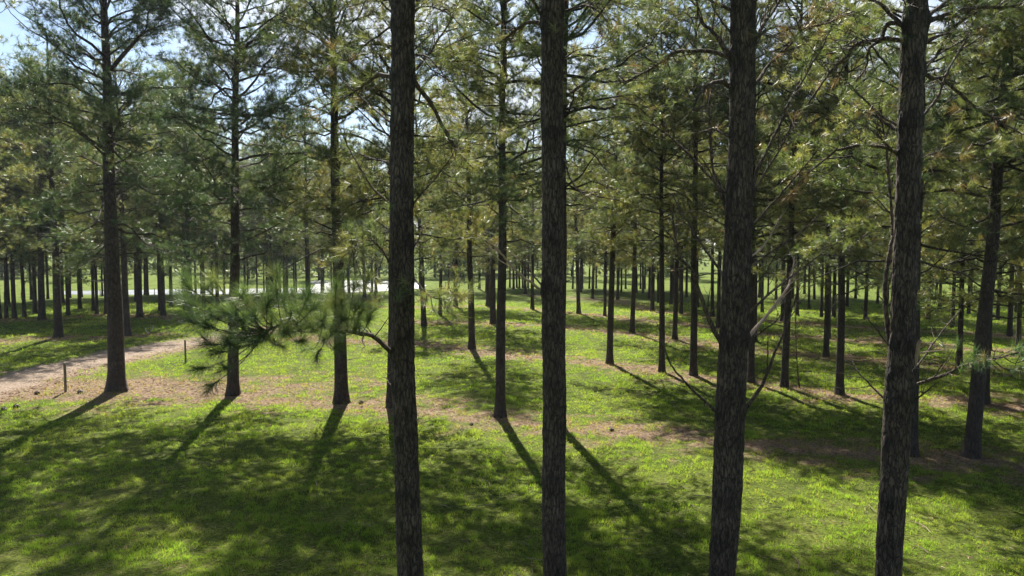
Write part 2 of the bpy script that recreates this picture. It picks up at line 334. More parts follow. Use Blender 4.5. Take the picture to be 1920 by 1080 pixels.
def pick_cols(n, pos, seed=0, brown=.05):
    q = fbm(pos * .6, 40 + seed, 3) * 2.6 - .85 + rng.normal(0, .2, n)
    idx = np.clip(q, 0, 1) * 3; i0 = np.floor(idx).astype(int); f = (idx - i0)[:, None]
    c = NEEDLE_COLS[i0] * (1 - f) + NEEDLE_COLS[np.minimum(i0 + 1, 3)] * f
    b = rng.random(n) < brown; c[b] = NEEDLE_COLS[4]; return c
def bez(p0, dr, L_, n, up, wob=.06):
    t = np.linspace(0, 1, n)[:, None]; dr = dr / np.linalg.norm(dr)
    p = p0 + dr * L_ * t + np.array([0, 0, 1.0]) * up * L_ * t ** 2
    w = np.cumsum(rng.normal(0, wob * L_ / n, (n, 3)), 0); w[0] = 0; return p + w
TREE_TINT = np.array([[.42, .57, .58], [.95, .98, .95], [.4, .54, .55], [1.05, 1.0, .88], [1, 1.02, 1], [1.12, 1.02, .85], [.95, .98, .85], [1.1, 1.0, .85]])
def crown_mesh(name, H=18.5, z0=5.2, rmax=3.6, k=13, nl=.23, nw=.015, dens=1.0, low_bare=1, seed=0):
    mb = MB(); tp, td = [], []
    z = z0; az = rng.random() * 6.28
    while z < H - .3:
        f = (z - z0) / (H - z0); nb = rng.integers(3, 6) if f > .08 else rng.integers(2, 4)
        prof = np.interp(f, [0, .12, .35, .6, .85, 1], [.7, .9, 1, .97, .72, .3])
        for b_ in range(nb):
            az += 2.4 + rng.normal(0, .3); Ln = rmax * prof * rng.uniform(.6, 1.12); el = np.interp(f, [0, .4, 1], [.06, .36, .85]) + rng.normal(0, .24)
            zz = z + rng.uniform(-.2, .2); d0 = np.array([math.cos(az) * math.cos(el), math.sin(az) * math.cos(el), math.sin(el)])
            pl = bez(np.array([0, 0, zz]), d0, Ln, 8, rng.uniform(-.4, .2), .22)
            r0 = .010 + .011 * Ln
            mb.tube(pl, np.linspace(r0, .006, 8), 5, 0, (.9, .85, .8))
            if (f < .1 and low_bare and rng.random() < .4) or rng.random() < .07: 
                continue
            ns = max(3, int(Ln * 6.2 * dens)); s0 = .2 if f > .15 else .3
            gap = rng.uniform(.3, .9) if rng.random() < .6 else 2
            for t_ in np.linspace(s0, 1, ns) + rng.normal(0, .02, ns):
                if abs(t_ - gap) < .13: continue
                t_ = min(max(t_, 0), 1); i = min(int(t_ * 7), 6); p0 = pl[i] + (pl[i + 1] - pl[i]) * (t_ * 7 - i)
                dl = nrm(pl[i + 1] - pl[i]); sd = nrm(np.cross(dl, [0, 0, 1.])) * rng.choice([-1, 1])
                dd = nrm(dl * rng.uniform(.5, 1.1) + sd * rng.uniform(.5, 1.0) + np.array([0, 0, rng.normal(.05, .3)]))
                sl = Ln * .38 * (1.15 - t_ * .6) * rng.uniform(.5, 1.2)
                q = bez(p0, dd, sl, 4, rng.uniform(-.15, .3), .12); mb.tube(q, np.linspace(.008, .004, 4), 3, 0, (.8, .75, .7))
                nt_ = max(2, int(sl / .15))
                for u in np.linspace(.35, 1, nt_):
                    j = min(int(u * 3), 2); pp = q[j] + (q[j + 1] - q[j]) * (u * 3 - j); dq = nrm(q[j + 1] - q[j])
                    e = nrm(dq * .9 + rng.normal(0, .5, 3) + np.array([0, 0, .3])); o_ = .04 + .2 * rng.random()
                    tp.append(pp + e * o_); td.append(e)
            tp.append(pl[-1]); td.append(nrm(pl[-1] - pl[-2]))
        z += rng.uniform(.42, .7)
    for _ in range(10):
        tp.append(np.array([0, 0, H + rng.uniform(-.4, .2)]) + rng.normal(0, .08, 3)); td.append(nrm(np.array([0, 0, 1]) + rng.normal(0, .3, 3)))
    tp = np.array(tp); td = np.array(td)
    tufts(mb, tp, td, pick_cols(len(tp), tp + seed * 17, seed, .03) * TREE_TINT[seed], k, nl, nw)
    return mb.mesh(name, [M_BARKF, M_NEEDLE]), len(tp)
def trunk_mesh(name, H, r=.2, sides=14, step=.3, amp=.006, matr=None, wob=.05):
    n = int(H / step); z = np.linspace(-.15, H, n); th = np.linspace(0, 2 * np.pi, sides, endpoint=False)
    rr = r * (1 - .82 * (np.clip(z, 0, H) / H) ** 1.15) + r * .42 * np.exp(-np.clip(z, 0, 9) / .28)
    cxn = (vn(np.column_stack([z * .35, z * 0 + r * 99]), 3) - .5) * wob * 2 * np.clip(z / 2, 0, 1); cyn = (vn(np.column_stack([z * .35, z * 0 + 31 + r * 99]), 4) - .5) * wob * 2 * np.clip(z / 2, 0, 1)
    T, Z = np.meshgrid(th, z); q = np.column_stack([np.cos(T).ravel() * 3, np.sin(T).ravel() * 3, Z.ravel() * 1.1])
    dsp = ((fbm(q * 2.2, 9, 3) - .5) * amp * 2).reshape(T.shape)
    RR = rr[:, None] + dsp + (r * .16 * np.exp(-np.clip(z, 0, 9) / .2))[:, None] * np.cos(5 * T + np.sin(2 * T) * 1.5)
    v = np.stack([RR * np.cos(T) + cxn[:, None], RR * np.sin(T) + cyn[:, None], Z], -1).reshape(-1, 3)
    i = np.arange(n - 1)[:, None] * sides; j = np.arange(sides)[None]; kk = (j + 1) % sides
    f = np.stack([i + j, i + kk, i + sides + kk, i + sides + j], -1).reshape(-1, 4)
    mb = MB(); mb.add(v, f, 0)
    for zs_ in np.arange(1.6, 6.5, .35):
        if rng.random() < .75:
            a = rng.random() * 6.283; l_ = rng.uniform(.05, .5) * (1.5 if zs_ > 4 else .8); p0 = np.array([math.cos(a) * r * .6, math.sin(a) * r * .6, zs_])
            q = bez(p0, np.array([math.cos(a), math.sin(a), rng.uniform(-.1, .5)]), r * .4 + l_, 4, rng.uniform(-.1, .3), .1); mb.tube(q, np.linspace(.017, .006, 4), 4, 0)
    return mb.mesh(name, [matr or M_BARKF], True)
VAR = []
specs = [(18.8, 5.6, 4.1), (19.2, 6.2, 3.7), (18.0, 5.0, 4.1), (18.6, 5.4, 3.6), (19.6, 6.6, 4.0), (17.6, 5.4, 3.8), (18.2, 5.0, 3.8), (18.8, 5.8, 3.5)]
for s_, (H_, z_, rm) in enumerate(specs):
    cm, ntf = crown_mesh("pine_crown", H_, z_, rm, k=20, nl=.21, nw=.0125, dens=1.5 if s_ in (0, 2) else 1.12, seed=s_); tm = trunk_mesh("pine_trunk", H_, .2)
    VAR.append((tm, cm, H_)); print("variant", s_, ntf, len(cm.polygons))
def pine(x, y, wpx, var=None, top=None, hs=None, label="", group=None, name="pine_tree", crown_scale=None, rot=None):
    b = G(x, y); z = float(height(np.array([b[:2]]))[0]); d = b[1]; i = (rng.integers(len(VAR)) if x < 700 else int(rng.choice([1, 3, 4, 5, 6, 7]))) if var is None else var
    tm, cm, H_ = VAR[i]; e = bpy.data.objects.new(name, None); sc.collection.objects.link(e); e.empty_display_size = .3
    s = hs if hs else float(rng.uniform(.88, 1.08))
    up = Vector((rng.normal(0, .012), rng.normal(0, .012), 1))
    if top: tpt = Pd(top[0], top[1], d); up = Vector(tpt - np.array([b[0], b[1], z])).normalized()
    ez = rng.random() * 6.28 if rot is None else rot
    q = Vector((0, 0, 1)).rotation_difference(up) @ Matrix.Rotation(ez, 3, 'Z').to_quaternion()
    e.rotation_mode = 'QUATERNION'; e.rotation_quaternion = q; e.location = (b[0], b[1], z); e.scale = (s, s, s)
    tag(e, label, "pine tree", group)
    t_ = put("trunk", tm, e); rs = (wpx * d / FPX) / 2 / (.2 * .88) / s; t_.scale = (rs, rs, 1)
    c_ = put("crown", cm, e); c_.location.z = float(rng.uniform(-2.4, .0) if d > 75 else rng.uniform(-1.3, .3)) if d > 45 else 0.0
    if x > 1560 and 560 < y < 770: c_.location.z = float(rng.uniform(-2.4, -1.2))
    if crown_scale: c_.scale = (crown_scale, crown_scale, 1)
    return e
# ---- row two and other trees one can tell apart
NAMED = [
 (219, 733, 27, 2, (203, 200), 1.1, "stout pine beside the dirt path with long low limbs reaching out"),
 (437, 738, 19, 0, (441, 300), 1.0, "dark pine standing behind the drooping green needle branch, right of the path"),
 (640, 754, 22, 3, (632, 380), 1.0, "reddish-barked pine on the needle strip just left of the nearest left trunk"),
 (736, 764, 20, 5, (744, 0), 1.0, "pine almost hidden behind the leftmost close-up trunk, only its left edge showing"),
 (938, 785, 17, 1, (942, 330), 1.0, "slim straight pine with a long shadow between the two close-up central trunks"),
 (1049, 803, 17, 4, (1061, 60), 1.0, "pine hidden behind the second close-up trunk, its shadow running down the grass"),
 (1708, 856, 20, 6, (1722, 300), 1.0, "pine close behind the rightmost close-up trunk, only its right edge showing"),
 (1821, 858, 24, 4, (1862, 420), 1.05, "greyish leaning pine near the right edge on a reddish needle bed"),
 (110, 634, 13, 1, (101, 400), 1.0, "greyish-brown pine across the dirt path, left of the stout pine"),
 (239, 631, 11, 3, (229, 420), 1.0, "reddish pine tucked against the right side of the stout path pine"),
 (79, 600, 11, 6, None, 1.0, "thick dark pine with flared base in the left background before the water"),
 (262, 594, 10, 5, None, 1.0, "dark pine well beyond the path, between the stout pine and the pond-front pine"),
 (306, 592, 8, 0, None, 1.0, "dark pine standing in front of the pond beside a twin trunk"),
 (885, 655, 11, 3, (879, 380), 1.0, "slender pine with shadow at the left end of the second needle strip"),
 (924, 607, 10, 5, None, 1.0, "pine just behind and left of the slim central pine"),
 (795, 610, 9, 5, None, 1.0, "dim pine trunk just right of the leftmost close-up trunk"),
 (1143, 683, 11, 7, (1150, 420), 1.0, "dark pine with a long thin shadow right of the second close-up trunk"),
 (1185, 626, 8, 4, None, 1.0, "slim pine carrying a dark low foliage clump, right of the second close-up trunk"),
 (1241, 698, 10, 5, (1241, 400), 1.0, "straight pine on the second needle strip, left of a thicker partner"),
 (1300, 705, 12, 1, (1303, 350), 1.0, "thicker pine on the needle strip left of the close-up trunk with dead branches"),
 (1265, 638, 8, 7, None, 1.0, "reddish slim pine between the two straight mid-distance pines"),
 (1408, 718, 11, 6, (1412, 400), 1.0, "pine peeking out right beside the close-up trunk full of dead branches"),
 (1470, 728, 12, 3, (1483, 450), 1.0, "dark leaning pine behind a tangle of pale dead branches"),
 (1574, 741, 13, 7, (1580, 450), 1.0, "dark pine on a brown needle patch with low foliage over its trunk"),
 (1549, 669, 9, 3, None, 1.0, "greyish pine just behind and left of the dark pine with low foliage"),
 (1846, 757, 13, 5, (1858, 450), 1.0, "dark upright pine right behind the greyish leaning pine"),
 (1799, 687, 9, 6, None, .9, "short pine trunk under drooping brownish foliage left of the leaning pine"),
 (1853, 656, 9, 1, None, 1.0, "pine trunk in deep shade beyond the leaning pine"),
 (1909, 659, 8, 4, None, 1.0, "slim pine on sunlit grass against the right edge"),
]
for (x, y, w, v_, tp_, hs, lb) in NAMED:
    pine(x, y, w, v_, tp_, hs, lb, "pines planted in rows")
FAR_L = [(0, 599, 6), (12, 598, 6), (17, 574, 4), (27, 598, 7), (46, 595, 6), (59, 562, 4), (66, 588, 7), (90, 561, 4), (117, 570, 6), (128, 592, 6), (131, 559, 4), (150, 580, 6), (153, 558, 4), (175, 582, 5), (182, 589, 5), (192, 556, 3), (200, 589, 7), (255, 565, 5), (272, 553, 4), (277, 555, 4), (300, 585, 5), (321, 575, 6), (344, 548, 6), (348, 583, 7), (357, 600, 9), (367, 550, 4), (378, 551, 4), (383, 578, 6), (397, 557, 5), (408, 575, 6), (420, 553, 4), (459, 549, 4), (464, 548, 3), (482, 549, 3), (495, 548, 3), (501, 549, 4), (508, 562, 10), (517, 548, 5), (526, 549, 3), (533, 549, 4), (538, 556, 5), (552, 547, 3), (556, 548, 3), (578, 575, 9), (603, 563, 4), (607, 546, 3), (622, 545, 3), (655, 556, 5), (684, 562, 6), (698, 545, 4), (705, 549, 5)]
FAR_C = [(787, 541, 3), (825, 590, 6), (841, 542, 3), (854, 573, 7), (899, 543, 4), (912, 550, 4), (915, 574, 7), (956, 540, 3), (963, 543, 4), (969, 540, 3), (974, 541, 3), (980, 540, 3), (985, 552, 5), (990, 540, 3), (998, 580, 6), (1074, 541, 3), (1085, 588, 7), (1089, 548, 4), (1092, 541, 3), (1105, 541, 3), (1111, 559, 5), (1118, 541, 3), (1134, 592, 5), (1134, 545, 5), (1158, 562, 5), (1165, 547, 3), (1173, 542, 3), (1194, 549, 3), (1201, 542, 3), (1206, 550, 4), (1209, 542, 3), (1217, 559, 4), (1223, 583, 7), (1234, 568, 4), (1258, 571, 5), (1277, 587, 6), (1287, 556, 4), (1308, 576, 4), (1336, 593, 6), (1347, 614, 7)]
FAR_R = [(1403, 560, 4), (1414, 640, 9), (1429, 586, 5), (1440, 555, 3), (1455, 562, 4), (1468, 602, 8), (1487, 560, 4), (1495, 592, 5), (1508, 552, 4), (1517, 580, 4), (1527, 562, 4), (1540, 594, 5), (1553, 634, 7), (1563, 596, 6), (1588, 575, 5), (1604, 560, 4), (1622, 600, 6), (1645, 570, 4), (1660, 590, 5), (1740, 598, 6), (1762, 575, 5), (1786, 615, 6), (1816, 590, 5), (1870, 600, 6), (1893, 630, 8), (1905, 585, 5)]
GL = [(FAR_L, "slender pine in the crowded left background between the path and the pond", "background pines before the pond"),
      (FAR_C, "slender pine in the far central rows before the bright open field", "background pines before the open field"),
      (FAR_R, "slender pine in the shaded far rows behind the dead-branched trunks", "background pines in the shaded right rows")]
for lst, lb, gname in GL:
    for x, y, w in lst: pine(x, y, w, label=lb, group=gname)
# ---- rows running on unseen past both edges (left ones added for their shadows) and deeper into the wood on the right
for k_ in range(36):
    if k_ < 18: x, y = rng.uniform(1180, 2300), rng.uniform(536, 562)
    elif k_ < 23: x, y = rng.uniform(-320, -12), rng.uniform(556, 610)
    else: x, y = rng.uniform(1950, 2400), rng.uniform(570, 800)
    d = G(x, y)[1]; pine(x, y, .3 * FPX / d, label="distant pine among the dim farthest rows at the wood's shaded end", group="farthest pines")
for x, y in [(-110, 722), (-330, 745), (-60, 655), (-420, 690), (2080, 905), (2060, 790)]:
    d = G(x, y)[1]; pine(x, y, .42 * FPX / d, label="pine added out of view at the outer end of a planted row", group="added pines at the row ends")

# ---------------------------------------------------------------- near trunks with hand-placed branches
def worley(p, per):
    i = np.floor(p).astype(np.int64); f1 = np.full(len(p), 9.); f2 = np.full(len(p), 9.)
    for a in (-1, 0, 1):
        for b in (-1, 0, 1):
            c = i + [a, b]; cxm = np.mod(c[:, 0], per); q = c + np.column_stack([hsh(cxm, c[:, 1], c[:, 0] * 0, 1), hsh(cxm, c[:, 1], c[:, 0] * 0, 2)])
            d = np.linalg.norm(p - q, axis=1); f2 = np.minimum(np.maximum(f1, d), f2); f1 = np.minimum(f1, d)
    return f2 - f1
def near_trunk(pts, rad, seed, knots=()):
    # pts/rad: world centre line (z ascending); bark plates and furrows are real relief
    zz = np.arange(pts[0][2], pts[-1][2], .035); P = np.array([[np.interp(z, [p[2] for p in pts], [p[a] for p in pts]) for a in (0, 1)] + [z] for z in zz])
    rr = np.interp(zz, [p[2] for p in pts], rad); S = 72; th = np.linspace(0, 2 * np.pi, S, endpoint=False)
    P[:, 0] += (vn(np.column_stack([zz * .6, zz * 0 + seed]), 5) - .5) * .03
    T, Z = np.meshgrid(th, zz); per = 18
    wv = fbm(np.column_stack([np.cos(T).ravel() * 2, np.sin(T).ravel() * 2, Z.ravel() * 2 + seed * 7]), seed, 3)
    p = np.column_stack([T.ravel() / (2 * np.pi) * per, Z.ravel() * 3.0 + seed * 13 + wv * 1.6])
    p[:, 0] = np.mod(p[:, 0], per) ; g = np.clip(worley(p, per) * 2.6, 0, 1)
    fine = fbm(np.column_stack([np.cos(T).ravel() * 14, np.sin(T).ravel() * 14, Z.ravel() * 9]), 3 + seed, 3) - .5
    dsp = (g * .013 + fine * .016 + (wv - .5) * .016).reshape(T.shape)
    swell = np.zeros_like(T)
    for kz, ka, ks in knots: 
        da = np.angle(np.exp(1j * (T - ka))); swell += ks * np.exp(-((Z - kz) / .13) ** 2 - (da / .5) ** 2)
    RR = rr[:, None] - .012 + dsp + swell
    v = np.stack([P[:, 0][:, None] + RR * np.cos(T), P[:, 1][:, None] + RR * np.sin(T), Z], -1).reshape(-1, 3)
    n = len(zz); i = np.arange(n - 1)[:, None] * S; j = np.arange(S)[None]; kk = (j + 1) % S
    f = np.stack([i + j, i + kk, i + S + kk, i + S + j], -1).reshape(-1, 4)
    c = (.42 + .58 * g)[:, None] * np.array([1, 1, 1]); c = c * (1 + .35 * (wv - .5))[:, None]
    kn = np.clip(swell.ravel() / .016, 0, 1)[:, None]; c = c * (1 - .55 * kn)
    return v, f, c
def near_tree(name_label, d, prof, branches, H, seed):
    # prof: (x_left, x_right, y) outline samples down the photo, top to bottom
    pts, rad = [], []
    for xl, xr, y in sorted(prof, key=lambda q: -q[2]):
        c = Pd((xl + xr) / 2, y, d); pts.append(c); rad.append((xr - xl) / 2 * d / FPX)
    b = pts[0] + (pts[0] - pts[1]) * ((pts[0][2] + .2) / (pts[1][2] - pts[0][2])); b[1] = d
    dirv = (pts[-1] - pts[0]) / (pts[-1][2] - pts[0][2])
    pts = [b] + pts + [pts[-1] + dirv * (H - pts[-1][2])]; rad = [rad[0] * 1.35] + rad + [.04]
    pts.insert(1, pts[0] + (pts[1] - pts[0]) * .35); rad.insert(1, rad[1] * 1.06)
    base = np.array([b[0], b[1], float(height(np.array([b[:2]]))[0])])
    e = bpy.data.objects.new("pine_tree", None); sc.collection.objects.link(e); e.location = base; tag(e, name_label, "pine tree", "close-up pine trunks")
    knots = []
    for br in branches:
        y = br['p'][0][1]; z = Pd(br['p'][0][0], y, d)[2]; right = br['p'][0][0] > np.interp(y, [q[2] for q in prof], [(q[0] + q[1]) / 2 for q in prof])
        knots.append((z, -.35 if right else math.pi + .35, .008 + .3 * br.get('r', 3) * d / FPX))
    for z in np.arange(1.2, H - 8, .83): 
        for _ in range(3): knots.append((z + rng.normal(0, .05), rng.uniform(-math.pi, 0), .008))
    v, f, c = near_trunk(pts, rad, seed, knots); mb = MB(); mb.add(v - base, f, 0, c)
    put("trunk", mb.mesh("trunk", [M_BARK], True), e)
    for br in branches: make_branch(e, base, d, pts, br, seed)
    # crown above the top of the picture
    mb = MB(); tp, td = [], []
    zs = np.arange(10.8, H, .55); az = seed
    for z in zs:
        f_ = (z - 10.8) / (H - 10.8); c0 = np.array([np.interp(z, [p[2] for p in pts], [p[a] for p in pts]) for a in (0, 1)] + [z]) - base
        for _ in range(4):
            az += 2.4 + rng.normal(0, .3); Ln = (3.3 * (1 - f_) + .5) * rng.uniform(.6, 1.1); el = .35 + .5 * f_ + rng.normal(0, .1)
            pl = bez(c0, np.array([math.cos(az) * math.cos(el), math.sin(az) * math.cos(el), math.sin(el)]), Ln, 8, rng.uniform(-.35, .05), .1)
            mb.tube(pl, np.linspace(.015 + .01 * Ln, .006, 8), 5, 0, (.9, .85, .8))
            for t_ in np.linspace(.3, 1, int(Ln * 5) + 2):
                i = min(int(t_ * 7), 6); p0 = pl[i] + (pl[i + 1] - pl[i]) * (t_ * 7 - i); dl = nrm(pl[i + 1] - pl[i]); sd = nrm(np.cross(dl, [0, 0, 1.])) * rng.choice([-1, 1])
                dd = nrm(dl + sd * rng.uniform(.5, 1) + rng.normal(0, .25, 3)); sl = rng.uniform(.4, 1.1); q = bez(p0, dd, sl, 4, .1, .12); mb.tube(q, np.linspace(.007, .003, 4), 3, 0, (.8, .75, .7))
                for u in np.linspace(.4, 1, max(2, int(sl / .2))):
                    j = min(int(u * 3), 2); pp = q[j] + (q[j + 1] - q[j]) * (u * 3 - j); e_ = nrm(nrm(q[j + 1] - q[j]) + rng.normal(0, .5, 3)); tp.append(pp + e_ * .12); td.append(e_)
    tp = np.array(tp); td = np.array(td); tufts(mb, tp, td, pick_cols(len(tp), tp, seed), 22, .19, .005)
    put("crown", mb.mesh("crown", [M_BARK, M_NEEDLE]), e)
    return e
def smooth_line(P, m=6):
    P = np.asarray(P, float); n = len(P)
    if n < 3: t = np.linspace(0, 1, m)[:, None]; return P[0] * (1 - t) + P[-1] * t
    out = []
    for i in range(n - 1):
        a = P[max(i - 1, 0)]; b = P[i]; c = P[i + 1]; d = P[min(i + 2, n - 1)]
        for t in np.linspace(0, 1, m, endpoint=False):
            out.append(.5 * ((2 * b) + (-a + c) * t + (2 * a - 5 * b + 4 * c - d) * t * t + (-a + 3 * b - 3 * c + d) * t ** 3))
    out.append(P[-1]); return np.array(out)
def make_branch(e, base, d, pts, br, seed):
    P = br['p']; dz = br.get('dz', rng.uniform(-.9, .9)); n = len(P)
    W_ = [Pd(x, y, d + dz * (i / (n - 1))) for i, (x, y) in enumerate(P)]
    c0 = np.array([np.interp(W_[0][2], [p[2] for p in pts], [p[a] for p in pts]) for a in (0, 1)] + [W_[0][2]])
    first = W_[0] + (c0 - W_[0]) * .45; first[2] -= .03
    ln = smooth_line([first] + W_, 6) - base; r0 = br.get('r', 3) / 2 * d / FPX * 1.35; r1 = max(.0035, r0 * br.get('taper', .22))
    m = len(ln); wob = np.cumsum(rng.normal(0, .006, (m, 3)), 0); wob[:4] = 0; ln = ln + wob
    mb = MB(); tint = br.get('c', (1, .95, .9)); rd = np.linspace(r0, r1, m) * (1 + rng.normal(0, .06, m)); rd[0] *= 1.5; rd[1] *= 1.3
    mi = 1 if br.get('pale') else 0
    mb.tube(ln, rd, 8, mi, tint)
    fol = br.get('f', 0); tw = br.get('t', .5); tp, td = [], []
    cum = np.concatenate([[0], np.cumsum(np.linalg.norm(np.diff(ln, axis=0), axis=1))]); Lt = cum[-1]
    nt_ = int(Lt * (3.2 + 6 * tw) * (1 if not fol else 1.5))
    for t_ in rng.uniform(.22, .98, nt_):
        s = t_ * Lt; i = min(np.searchsorted(cum, s) - 1, m - 2); p0 = ln[i] + (ln[i + 1] - ln[i]) * ((s - cum[i]) / max(cum[i + 1] - cum[i], 1e-6))
        dl = nrm(ln[i + 1] - ln[i]); dd = nrm(dl * rng.uniform(.5, 1.2) + rng.normal(0, .62, 3) * np.array([1, .8, 1])); sl = rng.uniform(.15, .75) * (1.15 - t_ * .6) * (1 if tw < .9 else 1.25)
        q = bez(p0, dd, sl, 5, br.get('tup', .15), .14); mb.tube(q, np.linspace(max(.0045, r0 * .28), .0022, 5), 4, mi, tint)
        if rng.random() < .6:
            dd2 = nrm(nrm(q[3] - q[2]) + rng.normal(0, .6, 3)); q2 = bez(q[2], dd2, sl * .5, 4, .1, .14); mb.tube(q2, np.linspace(.0035, .002, 4), 3, mi, tint)
            if rng.random() < fol: tp.append(q2[-1]); td.append(nrm(q2[-1] - q2[-2]))
        if rng.random() < fol: tp.append(q[-1]); td.append(nrm(q[-1] - q[-2]))
    if fol: tp.append(ln[-1]); td.append(nrm(ln[-1] - ln[-2]))
    for (x, y, dd_) in br.get('tufts', ()):
        q = Pd(x, y, d + dd_) - base; i = np.argmin(np.linalg.norm(ln - q, axis=1)); a = ln[max(i - 3, 0)]
        mid = (a + q) / 2 - np.array([0, 0, .08]); w_ = smooth_line([a, mid, q], 4); mb.tube(w_, np.linspace(.009, .004, len(w_)), 5, 0, tint)
        for k2 in range(3):
            ee = nrm(nrm(q - mid) + rng.normal(0, .45 * (k2 > 0), 3) + np.array([0, 0, .15])); tp.append(q + ee * (.02 + .12 * (k2 > 0))); td.append(ee)
    o = put("branch", mb.mesh("branch", [M_BARK, M_DEAD]), e)
    if br.get('label'): o['label'] = br['label']
    if tp:
        fb = MB(); tp = np.array(tp); cols = pick_cols(len(tp), tp * 2, seed, br.get('brown', .06)); cols = cols * np.array(br.get('fc', (1, 1, 1)))
        tufts(fb, tp, np.array(td), cols, br.get('k', 36), br.get('nl', .2), br.get('nw', .005), (.15, 1.35), .12, 0, .16)
        put("foliage", fb.mesh("foliage", [M_NEEDLE]), o)
D = dict
A_BR = [
 D(p=[(732, 660), (712, 640), (690, 628), (655, 620), (610, 612), (560, 600), (520, 605), (480, 622)], r=8, dz=-2.6, f=.9, t=.9, k=95, nl=.26, nw=.0036, brown=.02, fc=(.6, .74, .7), label="long low branch with fans of green needles",
   tufts=[(360, 600, -3.2), (352, 560, -3), (395, 612, -3.2), (430, 590, -3), (455, 560, -2.9), (480, 600, -2.8), (500, 575, -2.8), (520, 555, -2.6), (545, 590, -2.6), (575, 560, -2.4), (580, 585, -2.5), (600, 600, -2.3), (560, 640, -2.4), (610, 640, -2.2), (640, 600, -1.8), (665, 585, -1.6), (690, 605, -1.4), (385, 690, -3.4), (400, 720, -3.4), (425, 690, -3.3), (412, 660, -3.3), (395, 645, -3.3), (440, 650, -3.1), (480, 640, -3), (520, 645, -2.8), (630, 655, -2.1), (455, 615, -3.1), (535, 625, -2.6), (590, 620, -2.4)] + [(x, 590 + 25 * math.sin(x * .045) + 22 * ((x * 7) % 5 - 2), -3.3 + (x - 350) / 370 * 2.2) for x in range(355, 700, 11)]),
 D(p=[(730, 497), (712, 470), (690, 450), (665, 455), (640, 480)], r=4, dz=-1.0, f=.9, t=.8, k=50, tufts=[(650, 500, -1), (680, 445, -.8), (700, 520, -.6), (668, 530, -.9), (705, 430, -.5), (640, 540, -1.2), (712, 560, -.5), (690, 540, -.8)]),
 D(p=[(776, 520), (795, 540), (820, 556), (850, 556), (872, 545)], r=3, dz=-.8, f=.85, t=.6, k=40, tufts=[(800, 560, -.4), (838, 575, -.6), (865, 560, -.8), (850, 590, -.7), (815, 585, -.5), (880, 545, -.9)]),
 D(p=[(732, 144), (711, 142), (689, 153), (669, 167), (640, 190), (600, 205)], r=8, t=.8, f=.5), D(p=[(776, 156), (800, 189), (831, 244), (856, 289), (885, 320)], r=9, t=.7, f=.3),
 D(p=[(736, 47), (706, 67), (675, 94), (653, 115), (625, 108)], r=4, t=.8, f=.5), D(p=[(731, 228), (697, 200), (650, 156), (620, 130)], r=4, t=.6, f=.3),
 D(p=[(775, 133), (808, 89), (844, 28), (862, -20)], r=5, t=.6, f=.2), D(p=[(730, 380), (695, 345), (660, 290), (640, 250)], r=4, t=.6, f=.4), D(p=[(775, 385), (815, 340), (850, 295), (868, 255)], r=3, t=.5, f=.2),
 D(p=[(730, 305), (690, 298), (660, 285)], r=4, t=.5, f=.3), D(p=[(775, 462), (790, 440), (800, 420)], r=4, t=.2), D(p=[(731, 720), (722, 706), (716, 700)], r=2, t=.1), D(p=[(738, 8), (720, -5), (700, -20)], r=6, t=.5, f=.3),
 D(p=[(775, 110), (800, 106), (830, 130), (850, 160)], r=4, t=.8, f=.5), D(p=[(775, 20), (800, 10), (840, 22), (870, 50)], r=4, t=.8, f=.6)]
B_BR = [
 D(p=[(1018, 548), (992, 525), (965, 500), (940, 472), (912, 443)], r=5, t=.05, pale=1, taper=.35, label="pale bare dead branch"), D(p=[(1018, 535), (1000, 515), (975, 490), (945, 465)], r=4, t=.1),
 D(p=[(1018, 45), (990, 42), (965, 60), (950, 82), (948, 120), (955, 150)], r=7, t=.8, f=.4), D(p=[(1016, 28), (1002, 5), (990, -15)], r=7, t=.4), D(p=[(1058, 300), (1070, 335), (1090, 362), (1112, 375)], r=4, t=.5, brown=.35, f=.2),
 D(p=[(1060, 110), (1090, 90), (1130, 84), (1160, 60)], r=3, t=.8, f=.5), D(p=[(1060, 20), (1100, 10), (1130, 30), (1150, 60)], r=4, t=.8, f=.5), D(p=[(1018, 200), (990, 230), (960, 240)], r=3, t=.6, f=.4)]
